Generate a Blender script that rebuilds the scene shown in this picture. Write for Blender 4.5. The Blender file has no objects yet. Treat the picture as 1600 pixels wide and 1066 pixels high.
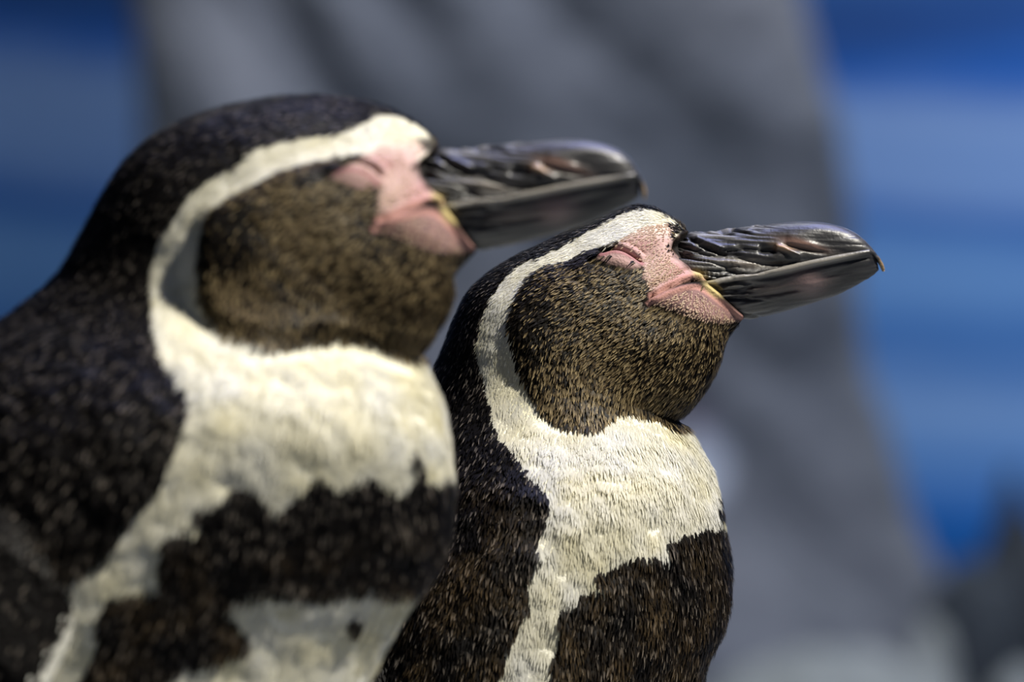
import bpy, math
import numpy as np

# ------------------------------------------------------------------ camera, world, lights
scn = bpy.context.scene
COL = scn.collection
ZC = 0.42                      # camera height above the ledge the birds stand on
DIST = 2.0                     # camera to the far bird
cam_d = bpy.data.cameras.new('camera')
cam_d.lens = 225.0
cam_d.sensor_width = 36.0
cam_d.clip_end = 60
cam_d.dof.use_dof = True
cam_d.dof.focus_distance = DIST - 0.028
cam_d.dof.aperture_fstop = 10.0
cam = bpy.data.objects.new('camera', cam_d)
cam.location = (0, -DIST, ZC)
cam.rotation_euler = (math.pi / 2, 0, 0)
COL.objects.link(cam)
scn.camera = cam

world = bpy.data.worlds.new('enclosure_ambient')
scn.world = world
world.use_nodes = True
world.node_tree.nodes['Background'].inputs['Color'].default_value = (0.30, 0.48, 0.85, 1)
world.node_tree.nodes['Background'].inputs['Strength'].default_value = 0.045

def aim(o, target):
    from mathutils import Vector
    d = Vector(target) - o.location
    o.rotation_euler = d.to_track_quat('-Z', 'Y').to_euler()

def spot(name, loc, target, power, color, radius, angle, blend=0.4):
    l = bpy.data.lights.new(name, 'SPOT')
    l.energy = power; l.color = color; l.shadow_soft_size = radius
    l.spot_size = math.radians(angle); l.spot_blend = blend
    o = bpy.data.objects.new(name, l); o.location = loc; COL.objects.link(o); aim(o, target)
    return o

def area(name, loc, target, power, color, sx, sy):
    l = bpy.data.lights.new(name, 'AREA')
    l.shape = 'RECTANGLE'; l.size = sx; l.size_y = sy; l.energy = power; l.color = color
    o = bpy.data.objects.new(name, l); o.location = loc; COL.objects.link(o); aim(o, target)
    return o

spot('ceiling_spot_right_offscreen', (1.90, -0.80, ZC + 2.68), (0.0, -0.08, ZC - 0.02), 980, (1.0, 0.945, 0.82), 0.06, 34)
area('ceiling_panel_offscreen', (1.0, 0.9, 3.5), (0.2, 0.2, 0.0), 115, (0.45, 0.50, 1.0), 2.2, 1.4)
area('ceiling_lamp_backdrop_offscreen', (2.3, 6.6, 3.5), (1.1, 8.0, 0.6), 120, (0.88, 0.93, 1.0), 1.2, 0.4)
area('ceiling_lamp_pillar_offscreen', (0.12, 2.6, 3.5), (-0.05, 5.0, 0.8), 125, (0.92, 0.95, 1.0), 0.8, 0.5)

vs = scn.view_settings
vs.view_transform = 'Standard'; vs.look = 'None'; vs.gamma = 1.0; vs.use_curve_mapping = False
vs.exposure = 0.0

# ------------------------------------------------------------------ helpers
def lin(r, g, b):
    c = np.array([r, g, b], float) / 255.0
    return np.where(c <= 0.04045, c / 12.92, ((c + 0.055) / 1.055) ** 2.4)

def sstep(a, b, x):
    t = np.clip((x - a) / (b - a), 0, 1)
    return t * t * (3 - 2 * t)

def _hash(ix, iy, iz, seed):
    h = (ix.astype(np.uint32) * np.uint32(374761393) + iy.astype(np.uint32) * np.uint32(668265263)
         + iz.astype(np.uint32) * np.uint32(2147483647 - 58) + np.uint32(seed * 974711 + 12345))
    h = (h ^ (h >> np.uint32(13))) * np.uint32(1274126177)
    h = h ^ (h >> np.uint32(16))
    return (h & np.uint32(0xFFFFFF)).astype(np.float64) / 0xFFFFFF

def vnoise(p, seed=0):
    p = np.asarray(p, float)
    i = np.floor(p).astype(np.int64); f = p - i
    f = f * f * (3 - 2 * f)
    r = 0
    for dx in (0, 1):
        for dy in (0, 1):
            for dz in (0, 1):
                w = ((f[:, 0] if dx else 1 - f[:, 0]) * (f[:, 1] if dy else 1 - f[:, 1]) * (f[:, 2] if dz else 1 - f[:, 2]))
                r = r + w * _hash(i[:, 0] + dx, i[:, 1] + dy, i[:, 2] + dz, seed)
    return r * 2 - 1

def fbm(p, seed=0, octaves=4):
    r = 0; a = 0.55
    for k in range(octaves):
        r = r + a * vnoise(p * 2.0 ** k, seed + k); a *= 0.5
    return r

def catmull(pts, u):
    pts = np.asarray(pts, float)
    n = len(pts)
    i = np.clip(np.floor(u).astype(int), 0, n - 2); t = (u - i)[:, None]
    p0 = pts[np.clip(i - 1, 0, n - 1)]; p1 = pts[i]; p2 = pts[i + 1]; p3 = pts[np.clip(i + 2, 0, n - 1)]
    return 0.5 * (2 * p1 + (p2 - p0) * t + (2 * p0 - 5 * p1 + 4 * p2 - p3) * t ** 2 + (3 * p1 - p0 - 3 * p2 + p3) * t ** 3)

def smooth_poly(pts, k=6, closed=False):
    pts = np.asarray(pts, float)
    if closed:
        ext = np.vstack([pts[-1:], pts, pts[:2]])
        u = np.linspace(1, len(pts) + 1, len(pts) * k, endpoint=False)
        return catmull(ext, u)
    return catmull(pts, np.linspace(0, len(pts) - 1, (len(pts) - 1) * k + 1))

def seg_dist(q, poly, closed=False):
    """distance to a polyline and the fraction along it"""
    P = np.asarray(poly, float)
    A = P; B = np.roll(P, -1, 0)
    if not closed:
        A = A[:-1]; B = B[:-1]
    best = np.full(len(q), 1e9); frac = np.zeros(len(q)); n = len(A)
    for k in range(n):
        d = B[k] - A[k]; L = d @ d + 1e-9
        t = np.clip(((q - A[k]) @ d) / L, 0, 1)
        dd = np.hypot(q[:, 0] - A[k, 0] - t * d[0], q[:, 1] - A[k, 1] - t * d[1])
        m = dd < best
        best = np.where(m, dd, best); frac = np.where(m, (k + t) / n, frac)
    return best, frac

def sdf(q, poly):
    """signed distance to a closed polygon, negative inside"""
    P = np.asarray(poly, float)
    d, _ = seg_dist(q, P, True)
    x, y = q[:, 0], q[:, 1]; ins = np.zeros(len(q), bool)
    for k in range(len(P)):
        x1, y1 = P[k]; x2, y2 = P[(k + 1) % len(P)]
        if y1 == y2: continue
        c = ((y1 > y) != (y2 > y)) & (x < (x2 - x1) * (y - y1) / (y2 - y1) + x1)
        ins ^= c
    return np.where(ins, -d, d)

def blob(q, c, rx, ry, ang=0.0):
    a = math.radians(ang); dx = q[:, 0] - c[0]; dy = q[:, 1] - c[1]
    u = dx * math.cos(a) + dy * math.sin(a); v = -dx * math.sin(a) + dy * math.cos(a)
    return np.exp(-(u / rx) ** 2 - (v / ry) ** 2)

def mesh_obj(name, verts, faces, mat, parent=None, colors=None, smooth=True, tint=None):
    """faces: list of (k x n) integer arrays, one per face size"""
    me = bpy.data.meshes.new(name)
    verts = np.asarray(verts, np.float32)
    faces = [np.asarray(f, np.int32) for f in faces if len(f)]
    loops = np.concatenate([f.ravel() for f in faces])
    totals = np.concatenate([np.full(len(f), f.shape[1], np.int32) for f in faces])
    starts = np.concatenate([[0], np.cumsum(totals)[:-1]]).astype(np.int32)
    me.vertices.add(len(verts)); me.vertices.foreach_set('co', verts.ravel())
    me.loops.add(len(loops)); me.loops.foreach_set('vertex_index', loops)
    me.polygons.add(len(totals))
    me.polygons.foreach_set('loop_start', starts); me.polygons.foreach_set('loop_total', totals)
    me.polygons.foreach_set('use_smooth', np.full(len(totals), smooth))
    me.update(calc_edges=True); me.validate()
    if colors is not None:
        at = me.color_attributes.new('tint', 'FLOAT_COLOR', 'POINT')
        c = np.ones((len(verts), 4), np.float32); c[:, :3] = colors
        at.data.foreach_set('color', c.ravel())
    me.materials.append(mat)
    o = bpy.data.objects.new(name, me); COL.objects.link(o)
    if parent is not None: o.parent = parent
    return o

def grid_faces(nu, nt, closed=True):
    i = np.arange(nu - 1)[:, None]; j = np.arange(nt if closed else nt - 1)[None, :]
    j2 = (j + 1) % nt
    return np.stack([i * nt + j, i * nt + j2, (i + 1) * nt + j2, (i + 1) * nt + j], -1).reshape(-1, 4)

def grid_normals(P):
    du = np.gradient(P, axis=0)
    dt = np.roll(P, -1, 1) - np.roll(P, 1, 1)
    n = np.cross(du, dt)
    return n / (np.linalg.norm(n, axis=2, keepdims=True) + 1e-12)

def tag(o, label=None, category=None, group=None, kind=None):
    for k, v in (('label', label), ('category', category), ('group', group), ('kind', kind)):
        if v: o[k] = v
    return o

# ------------------------------------------------------------------ materials
def new_mat(name):
    m = bpy.data.materials.new(name); m.use_nodes = True
    return m, m.node_tree.nodes, m.node_tree.links, m.node_tree.nodes['Principled BSDF']

def tint_mat(name, rough, spec=0.5, bump=0.0, bump_scale=900, coat=0.0, sheen=0.0, sss=0.0):
    m, n, l, b = new_mat(name)
    a = n.new('ShaderNodeAttribute'); a.attribute_name = 'tint'
    l.new(a.outputs['Color'], b.inputs['Base Color'])
    b.inputs['Roughness'].default_value = rough
    b.inputs['Specular IOR Level'].default_value = spec
    b.inputs['Coat Weight'].default_value = coat
    b.inputs['Coat Roughness'].default_value = 0.25
    if sss:
        b.inputs['Subsurface Weight'].default_value = sss
        b.inputs['Subsurface Radius'].default_value = (0.004, 0.0015, 0.001)
    if bump:
        t = n.new('ShaderNodeTexCoord'); z = n.new('ShaderNodeTexNoise')
        z.inputs['Scale'].default_value = bump_scale; z.inputs['Detail'].default_value = 3
        l.new(t.outputs['Object'], z.inputs['Vector'])
        bp = n.new('ShaderNodeBump'); bp.inputs['Strength'].default_value = bump; bp.inputs['Distance'].default_value = 0.0006
        l.new(z.outputs['Fac'], bp.inputs['Height']); l.new(bp.outputs['Normal'], b.inputs['Normal'])
    return m

M_SKIN = tint_mat('plumage_skin', 0.7, 0.05, 0.5, 1400)
M_FEATHER = tint_mat('plumage_feathers', 0.48, 0.16)
def feather_translucency(m):
    n, l = m.node_tree.nodes, m.node_tree.links
    b = n['Principled BSDF']; out = n['Material Output']; a = [x for x in n if x.type == 'ATTRIBUTE'][0]
    t = n.new('ShaderNodeBsdfTranslucent'); l.new(a.outputs['Color'], t.inputs['Color'])
    mx = n.new('ShaderNodeMixShader'); mx.inputs[0].default_value = 0.36
    l.new(b.outputs[0], mx.inputs[1]); l.new(t.outputs[0], mx.inputs[2]); l.new(mx.outputs[0], out.inputs['Surface'])
feather_translucency(M_FEATHER)
M_BILL = tint_mat('bill_horn', 0.40, 0.5, 0.2, 900)
M_FOOT = tint_mat('foot_skin', 0.6, 0.3, 0.6, 300)

def rock_mat(name, c1, c2, c3, scale, use_tint=False):
    m, n, l, b = new_mat(name)
    t = n.new('ShaderNodeTexCoord')
    z1 = n.new('ShaderNodeTexNoise'); z1.inputs['Scale'].default_value = scale; z1.inputs['Detail'].default_value = 8
    z1.inputs['Roughness'].default_value = 0.6
    l.new(t.outputs['Object'], z1.inputs['Vector'])
    r = n.new('ShaderNodeValToRGB'); r.color_ramp.elements[0].position = 0.32; r.color_ramp.elements[1].position = 0.68
    r.color_ramp.elements[0].color = (*c1, 1); r.color_ramp.elements[1].color = (*c3, 1)
    e = r.color_ramp.elements.new(0.5); e.color = (*c2, 1)
    l.new(z1.outputs['Fac'], r.inputs['Fac'])
    if use_tint:
        a = n.new('ShaderNodeAttribute'); a.attribute_name = 'tint'
        mx = n.new('ShaderNodeMix'); mx.data_type = 'RGBA'; mx.blend_type = 'MULTIPLY'; mx.inputs['Factor'].default_value = 1
        l.new(r.outputs['Color'], mx.inputs['A']); l.new(a.outputs['Color'], mx.inputs['B'])
        l.new(mx.outputs['Result'], b.inputs['Base Color'])
    else:
        l.new(r.outputs['Color'], b.inputs['Base Color'])
    z2 = n.new('ShaderNodeTexNoise'); z2.inputs['Scale'].default_value = scale * 9; z2.inputs['Detail'].default_value = 6
    l.new(t.outputs['Object'], z2.inputs['Vector'])
    bp = n.new('ShaderNodeBump'); bp.inputs['Strength'].default_value = 0.6; bp.inputs['Distance'].default_value = 0.02
    l.new(z2.outputs['Fac'], bp.inputs['Height']); l.new(bp.outputs['Normal'], b.inputs['Normal'])
    b.inputs['Roughness'].default_value = 0.8
    return m

M_PILLAR = rock_mat('pillar_rock', lin(72, 77, 84), lin(104, 108, 114), lin(132, 134, 138), 2.2, True)
M_GROUND = rock_mat('ledge_rock', lin(92, 98, 98), lin(132, 136, 130), lin(158, 158, 148), 3.0)
M_DARKROCK = rock_mat('dark_rock', lin(30, 36, 42), lin(46, 54, 60), lin(70, 76, 78), 5.0)
M_PALEROCK = rock_mat('pale_rock', lin(120, 118, 116), lin(150, 145, 142), lin(176, 170, 166), 5.0)

# ------------------------------------------------------------------ setting
def build_floor():
    xs = np.linspace(-6, 6, 220); ys = np.concatenate([np.linspace(-3.5, 1.5, 120), np.linspace(1.55, 8.2, 120)])
    X, Y = np.meshgrid(xs, ys, indexing='ij')
    p = np.stack([X.ravel(), Y.ravel(), np.zeros(X.size)], 1)
    far = sstep(0.8, 3.0, p[:, 1])
    z = (fbm(p * 1.3, 3) * 0.12 + fbm(p * 5, 9) * 0.03) * far + fbm(p * 9, 4) * 0.004
    p[:, 2] = z - 0.003
    nx, ny = len(xs), len(ys)
    i = np.arange(nx - 1)[:, None]; j = np.arange(ny - 1)[None]
    f = np.stack([i * ny + j, (i + 1) * ny + j, (i + 1) * ny + j + 1, i * ny + j + 1], -1).reshape(-1, 4)
    return tag(mesh_obj('floor', p, [f], M_GROUND), kind='structure')
build_floor()

def build_wall():
    m, n, l, b = new_mat('painted_sky_mural')
    t = n.new('ShaderNodeTexCoord')
    mp = n.new('ShaderNodeMapping'); mp.inputs['Scale'].default_value = (0.9, 1, 5.0)
    l.new(t.outputs['Object'], mp.inputs['Vector'])
    z = n.new('ShaderNodeTexNoise'); z.inputs['Scale'].default_value = 1.6; z.inputs['Detail'].default_value = 4
    l.new(mp.outputs['Vector'], z.inputs['Vector'])
    sx = n.new('ShaderNodeSeparateXYZ'); l.new(t.outputs['Object'], sx.inputs['Vector'])
    # brushed cloud bands at the mural's own heights, edges broken by noise
    ad = n.new('ShaderNodeMath'); ad.operation = 'MULTIPLY_ADD'; ad.inputs[1].default_value = 0.22; ad.inputs[2].default_value = -0.11
    l.new(z.outputs['Fac'], ad.inputs[0])
    tilt = n.new('ShaderNodeMath'); tilt.operation = 'MULTIPLY_ADD'; tilt.inputs[1].default_value = 0.03
    l.new(sx.outputs['X'], tilt.inputs[0]); l.new(sx.outputs['Z'], tilt.inputs[2])
    ad2 = n.new('ShaderNodeMath'); ad2.operation = 'ADD'
    l.new(ad.outputs[0], ad2.inputs[0]); l.new(tilt.outputs[0], ad2.inputs[1])
    mr = n.new('ShaderNodeMapRange'); mr.inputs['From Min'].default_value = -0.1; mr.inputs['From Max'].default_value = 1.1
    l.new(ad2.outputs[0], mr.inputs['Value'])
    r = n.new('ShaderNodeValToRGB'); cr = r.color_ramp
    def zz(py): return (ZC + (533 - py) / 1000.0 + 0.1 + 0.015) / 1.2
    bands = [(1000, (14, 70, 140)), (860, (16, 86, 160)), (770, (50, 108, 182)), (690, (98, 142, 200)), (615, (124, 160, 210)),
             (530, (66, 116, 182)), (455, (104, 148, 204)), (400, (98, 142, 200)), (340, (56, 104, 176)), (285, (118, 152, 206)),
             (170, (126, 156, 206)), (100, (44, 98, 180)), (45, (42, 76, 136)), (-20, (46, 84, 144)), (-140, (90, 130, 190))]
    pos = [(max(0, min(1, zz(py))), c) for py, c in bands]
    cr.elements[0].position = pos[0][0]; cr.elements[0].color = (*lin(*pos[0][1]), 1)
    cr.elements[1].position = pos[-1][0]; cr.elements[1].color = (*lin(*pos[-1][1]), 1)
    for p_, c_ in pos[1:-1]:
        e = cr.elements.new(p_); e.color = (*lin(*c_), 1)
    l.new(mr.outputs['Result'], r.inputs['Fac'])
    l.new(r.outputs['Color'], b.inputs['Base Color'])
    b.inputs['Roughness'].default_value = 0.9; b.inputs['Specular IOR Level'].default_value = 0.1
    xs = (-6, 6); ys = (8.0, 8.15); zs = (-0.1, 5)
    v = [(x, y, z_) for x in xs for y in ys for z_ in zs]
    f = [(0, 1, 3, 2), (4, 6, 7, 5), (0, 4, 5, 1), (2, 3, 7, 6), (0, 2, 6, 4), (1, 5, 7, 3)]
    return tag(mesh_obj('wall_back', v, [f], m, smooth=False), kind='structure')
build_wall()

def build_pillar():
    Y0 = 5.0; S = 5000 * DIST / (DIST + Y0)
    L = [(-60, 2000), (-60, 1300), (40, 1000), (120, 800), (190, 560), (215, 330), (215, 190), (205, 60), (195, -60), (180, -300), (150, -700), (100, -1500), (80, -3200)]
    R = [(1900, 2000), (1640, 1300), (1505, 1000), (1412, 800), (1362, 600), (1343, 480), (1330, 330), (1308, 190), (1270, 70), (1235, -60), (1200, -300), (1180, -700), (1150, -1500), (1150, -3200)]
    nz, nt = 240, 300
    zl = np.linspace(1250, -3000, nz)
    L = np.array(L, float); R = np.array(R, float)
    lx = np.interp(-zl, -L[:, 1], L[:, 0]); rx = np.interp(-zl, -R[:, 1], R[:, 0])
    th = np.linspace(0, 2 * np.pi, nt, endpoint=False)
    c = np.cos(th); s = np.sin(th); pw = 2 / 3.2
    cx = np.sign(c) * np.abs(c) ** pw; sy = np.sign(s) * np.abs(s) ** pw
    X = ((lx + rx) / 2)[:, None] + ((rx - lx) / 2)[:, None] * cx[None]
    P = np.stack([(X - 800) / S, Y0 + 0.0 * X + 0.30 * sy[None], (ZC + (533 - zl) / S)[:, None] + 0 * X], -1)
    N = grid_normals(P)
    N *= np.sign((N[:, :, :2] * (P[:, :, :2] - np.array([0, Y0]))).sum(2).mean())
    q = P.reshape(-1, 3)
    sh = q.copy(); sh[:, 0] += 0.75 * q[:, 2]            # slanting fracture planes
    d = fbm(sh * np.array([3.2, 3.2, 1.6]), 21, 5) * 0.15
    d += -0.05 * np.clip(1 - np.abs(fbm(sh * np.array([2.6, 2.0, 1.0]), 33, 3)) * 7, 0, 1)
    P = P + N * (d.reshape(nz, nt) * (0.12 + 0.88 * np.abs(N[..., 1]) ** 2))[..., None]
    q = P.reshape(-1, 3)
    tint = np.ones((len(q), 3)) * (1 + 0.35 * fbm(sh * np.array([3.0, 2.5, 2.2]), 55, 3))[:, None]
    # old whitish droppings and a pinkish mineral patch on the stone
    px = np.stack([800 + q[:, 0] * S, 533 - (q[:, 2] - ZC) * S], 1); front = (q[:, 1] < Y0)
    w = blob(px, (1086, 722), 46, 62, 10) * front; w2 = blob(px, (1078, 645), 34, 46, 0) * front
    tint = tint * (1 + 2.6 * sstep(0.25, 0.6, w))[:, None]
    tint = tint * (1 + sstep(0.3, 0.8, w2)[:, None] * np.array([0.45, 0.25, 0.3]))
    v = np.vstack([q, [[0, Y0, P[0, 0, 2]], [0, Y0, P[-1, 0, 2]]]])
    k = len(q); j = np.arange(nt)
    caps = np.concatenate([np.stack([np.full(nt, k), (j + 1) % nt, j], 1), np.stack([np.full(nt, k + 1), (nz - 1) * nt + j, (nz - 1) * nt + (j + 1) % nt], 1)])
    tint = np.vstack([tint, np.ones((2, 3))])
    o = mesh_obj('rock_pillar', v, [grid_faces(nz, nt), caps], M_PILLAR, None, tint)
    tag(o, 'tall grey rock pillar rising in front of the painted blue wall', 'rock')
build_pillar()

def rock(name, label, cat, loc, size, seed, mat, rough=0.28, spike=0.0, group=None):
    nu, nt = 60, 90
    ph = np.linspace(-np.pi / 2 + 0.02, np.pi / 2 - 0.02, nu); th = np.linspace(0, 2 * np.pi, nt, endpoint=False)
    u = np.stack([np.cos(ph)[:, None] * np.cos(th), np.cos(ph)[:, None] * np.sin(th), np.sin(ph)[:, None] + 0 * th], -1).reshape(-1, 3)
    d = 1 + rough * fbm(u * 1.7 + seed * 7.3, seed, 4)
    e = np.floor((u @ np.array([0.7, 0.3, 0.6]) + fbm(u * 1.2 + seed, seed + 5, 2) * 0.4) * 4) / 4
    d = d + 0.12 * (e - (u @ np.array([0.7, 0.3, 0.6])))
    p = u * d[:, None] * np.array(size)
    if spike: p[:, :2] *= (1 - spike * np.clip(u[:, 2:3], 0, 1))
    p[:, 2] -= p[:, 2].min()
    k = len(p); j = np.arange(nt)
    v = np.vstack([p, [p[:nt].mean(0), p[-nt:].mean(0)]])
    caps = np.concatenate([np.stack([np.full(nt, k), (j + 1) % nt, j], 1), np.stack([np.full(nt, k + 1), (nu - 1) * nt + j, (nu - 1) * nt + (j + 1) % nt], 1)])
    o = mesh_obj(name, v, [grid_faces(nu, nt), caps], mat)
    o.location = loc
    return tag(o, label, cat, group)

def at(px, py, y):
    S = 5000 * DIST / (DIST + y)
    return (px - 800) / S, ZC + (533 - py) / S, S

def place_rock(name, label, cat, px, top, width, y, depth, seed, mat, **kw):
    x, z, S = at(px, top, y)
    base = -0.06
    o = rock(name, label, cat, (x, y, base), (width / S / 2, depth, (z - base) / 2), seed, mat, **kw)
    return o

place_rock('low_boulder', 'long low grey-green boulder lying against the foot of the rock pillar', 'rock', 1290, 1024, 460, 4.1, 0.16, 3, M_GROUND, rough=0.12)
place_rock('pale_boulder', 'small pale pinkish-grey boulder beside the foot of the pillar', 'rock', 1455, 968, 90, 4.3, 0.06, 8, M_GROUND, rough=0.15)
place_rock('flat_boulder', 'flat grey boulder in front of the dark jagged rocks', 'rock', 1600, 1035, 130, 3.8, 0.10, 15, M_GROUND, rough=0.15)
place_rock('dark_boulder', 'dark blue-grey boulder between the pale boulder and the pointed rock', 'rock', 1515, 895, 150, 4.8, 0.09, 12, M_DARKROCK, rough=0.25)
place_rock('pointed_rock', 'tall dark pointed rock against the blue painted wall', 'rock', 1590, 735, 190, 5.1, 0.10, 5, M_DARKROCK, rough=0.3, spike=0.6)

# ------------------------------------------------------------------ penguins
# The face and bill are measured once (on the far bird, 5000 units per metre) and fitted to each bird
# by an affine map through the bill tip, the brow at the bill base and the lower end of the gape.
F_SRC = np.array([(1383, 415), (1072, 362), (1158, 495)], float)
UPPER_TOP = [(1035, 392), (1056, 376), (1082, 363), (1125, 360), (1175, 354), (1225, 348.5), (1275, 347.5), (1312, 354), (1337, 366), (1358, 383), (1373, 401), (1381, 415), (1382, 424)]
UPPER_LOW = [(1060, 445), (1075, 446), (1100, 441), (1135, 434), (1178, 427.5), (1222, 419), (1265, 409), (1303, 401), (1330, 396), (1350, 394), (1365, 400), (1374, 414), (1379, 424.5)]
UPPER_W = [52, 66, 68, 62, 56, 50, 44, 38, 31, 24, 16, 8, 2]
LOWER_TOP = [(1060, 445), (1075, 446), (1100, 441), (1135, 434), (1178, 427.5), (1222, 419), (1265, 409), (1303, 401), (1330, 396), (1350, 392.5), (1362, 392), (1369, 402)]
LOWER_LOW = [(1110, 480), (1130, 490), (1152, 497), (1172, 499), (1203, 493), (1236, 484), (1272, 473), (1305, 462), (1333, 449), (1352, 438), (1366, 429), (1373, 422)]
LOWER_W = [50, 62, 66, 63, 57, 51, 45, 39, 32, 25, 17, 8]

EYE_CREASE = [(938, 399), (956, 393), (973, 395), (989, 402), (1004, 412)]
EYE_LID = [(934, 403), (955, 396), (974, 398), (991, 406), (1002, 417), (986, 420), (965, 414), (946, 409)]
BROW_MARK = [(890, 410), (906, 397), (930, 388), (946, 384), (952, 390), (938, 398), (916, 409), (900, 414)]
PINK = [(944, 392), (962, 384), (980, 368), (1010, 354), (1040, 350), (1058, 358), (1052, 374), (1047, 388), (1060, 406), (1078, 420), (1092, 432), (1064, 438), (1030, 456), (1016, 452), (1008, 432), (1002, 414)]
LIP_UP = [(1018, 462), (1032, 453), (1048, 444), (1066, 436), (1082, 431), (1100, 432)]
GAPE = [(1010, 470), (1024, 462), (1038, 454), (1056, 446), (1076, 440.5), (1098, 440)]
LIP_LOW = [(1014, 474), (1034, 463), (1056, 454), (1076, 449), (1092, 450), (1108, 459), (1127, 474), (1142, 486), (1158, 496)]
JAW_SKIN = [(1014, 472), (1036, 461), (1066, 448), (1092, 446), (1112, 455), (1130, 470), (1160, 494), (1156, 502), (1130, 504), (1098, 499), (1070, 490), (1040, 480)]

BILL_BASE = [(1086, 358), (1066, 366), (1052, 376), (1049, 388), (1060, 406), (1079, 421), (1098, 434), (1112, 445), (1131, 463), (1156, 487), (1166, 502), (1300, 600), (1420, 420), (1300, 250)]
BIRDS = {}
BIRDS['far'] = dict(
    y0=0.0, fit=[(1383, 415), (1072, 362), (1158, 495)], drop=(1300, 1.11), nu=640, nt=400, seed=1, cell=(0.00058, 0.00068),
    D=[(1086, 374), (1076, 362), (1063, 350), (1045, 337), (1022, 326), (995, 322), (955, 332), (905, 353), (850, 380), (800, 404), (758, 432), (727, 465),
       (704, 515), (680, 575), (648, 640), (605, 710), (555, 790), (505, 880), (462, 975), (428, 1080), (405, 1190), (390, 1310), (385, 1430), (385, 1550),
       (390, 1680), (400, 1810), (415, 1940), (435, 2060), (455, 2170), (470, 2270), (478, 2350), (480, 2410)],
    V=[(1160, 492), (1158, 502), (1148, 513), (1137, 528), (1130, 545), (1125, 562), (1117, 582), (1104, 604), (1089, 625), (1075, 640), (1065, 649), (1061, 654),
       (1062, 659), (1069, 667), (1083, 684), (1101, 716), (1119, 757), (1132, 805), (1139, 860), (1140, 915), (1131, 975), (1105, 1040), (1078, 1130), (1055, 1240),
       (1035, 1370), (1015, 1510), (985, 1650), (935, 1790), (860, 1930), (760, 2060), (650, 2190), (560, 2320)],
    W=[36, 46, 58, 72, 88, 105, 122, 136, 147, 152, 156, 160, 164, 172, 196, 246, 292, 318, 331, 338, 343, 348, 354, 358, 358, 354, 346, 332, 308, 268, 200, 70],
    face=[(897, 405), (849, 418), (818, 449), (801, 484), (796, 519), (809, 562), (827, 606), (857, 646), (892, 663), (936, 664), (960, 643), (1002, 640), (1046, 662),
          (1090, 672), (1220, 560), (1220, 300), (1090, 330), (1060, 352), (1020, 356), (985, 365), (955, 380), (925, 390)],
    white=[[(1066, 356), (1040, 336), (1002, 326), (967, 338), (927, 357), (888, 379), (844, 401), (805, 418), (779, 449), (757, 488), (748, 519), (746, 554), (757, 597),
            (768, 641), (777, 676), (801, 701), (822, 733), (843, 758), (860, 787), (851, 817), (839, 846), (843, 871), (822, 904), (830, 934), (818, 963), (801, 996), (784, 1038),
            (765, 1080), (745, 1200), (720, 1400), (700, 1700), (690, 2100), (760, 2100), (790, 1700), (815, 1400), (845, 1150), (860, 1066), (868, 1022), (880, 988), (872, 955), (897, 942),
            (914, 921), (945, 919), (926, 896), (964, 879), (985, 868), (1023, 866), (1052, 871), (1044, 846), (1073, 833), (1098, 821), (1131, 820), (1200, 815), (1200, 620), (1070, 668),
            (1046, 662), (1002, 640), (960, 643), (936, 664), (892, 663), (857, 646), (827, 606), (809, 562), (796, 519), (801, 484), (818, 449), (849, 418), (897, 405), (925, 390),
            (955, 382), (985, 372), (1020, 372), (1050, 372)],
           [(905, 1300), (1000, 1230), (1180, 1180), (1180, 2300), (820, 2300), (850, 1700)]],
    spots=[(1128, 775, 5), (1127, 795, 6), (1060, 1120, 9), (1000, 1400, 10)],
    flip=dict(root=(600, 930), axis=(-0.16, 0.98), length=760, width=200, edge=2.0))
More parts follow.
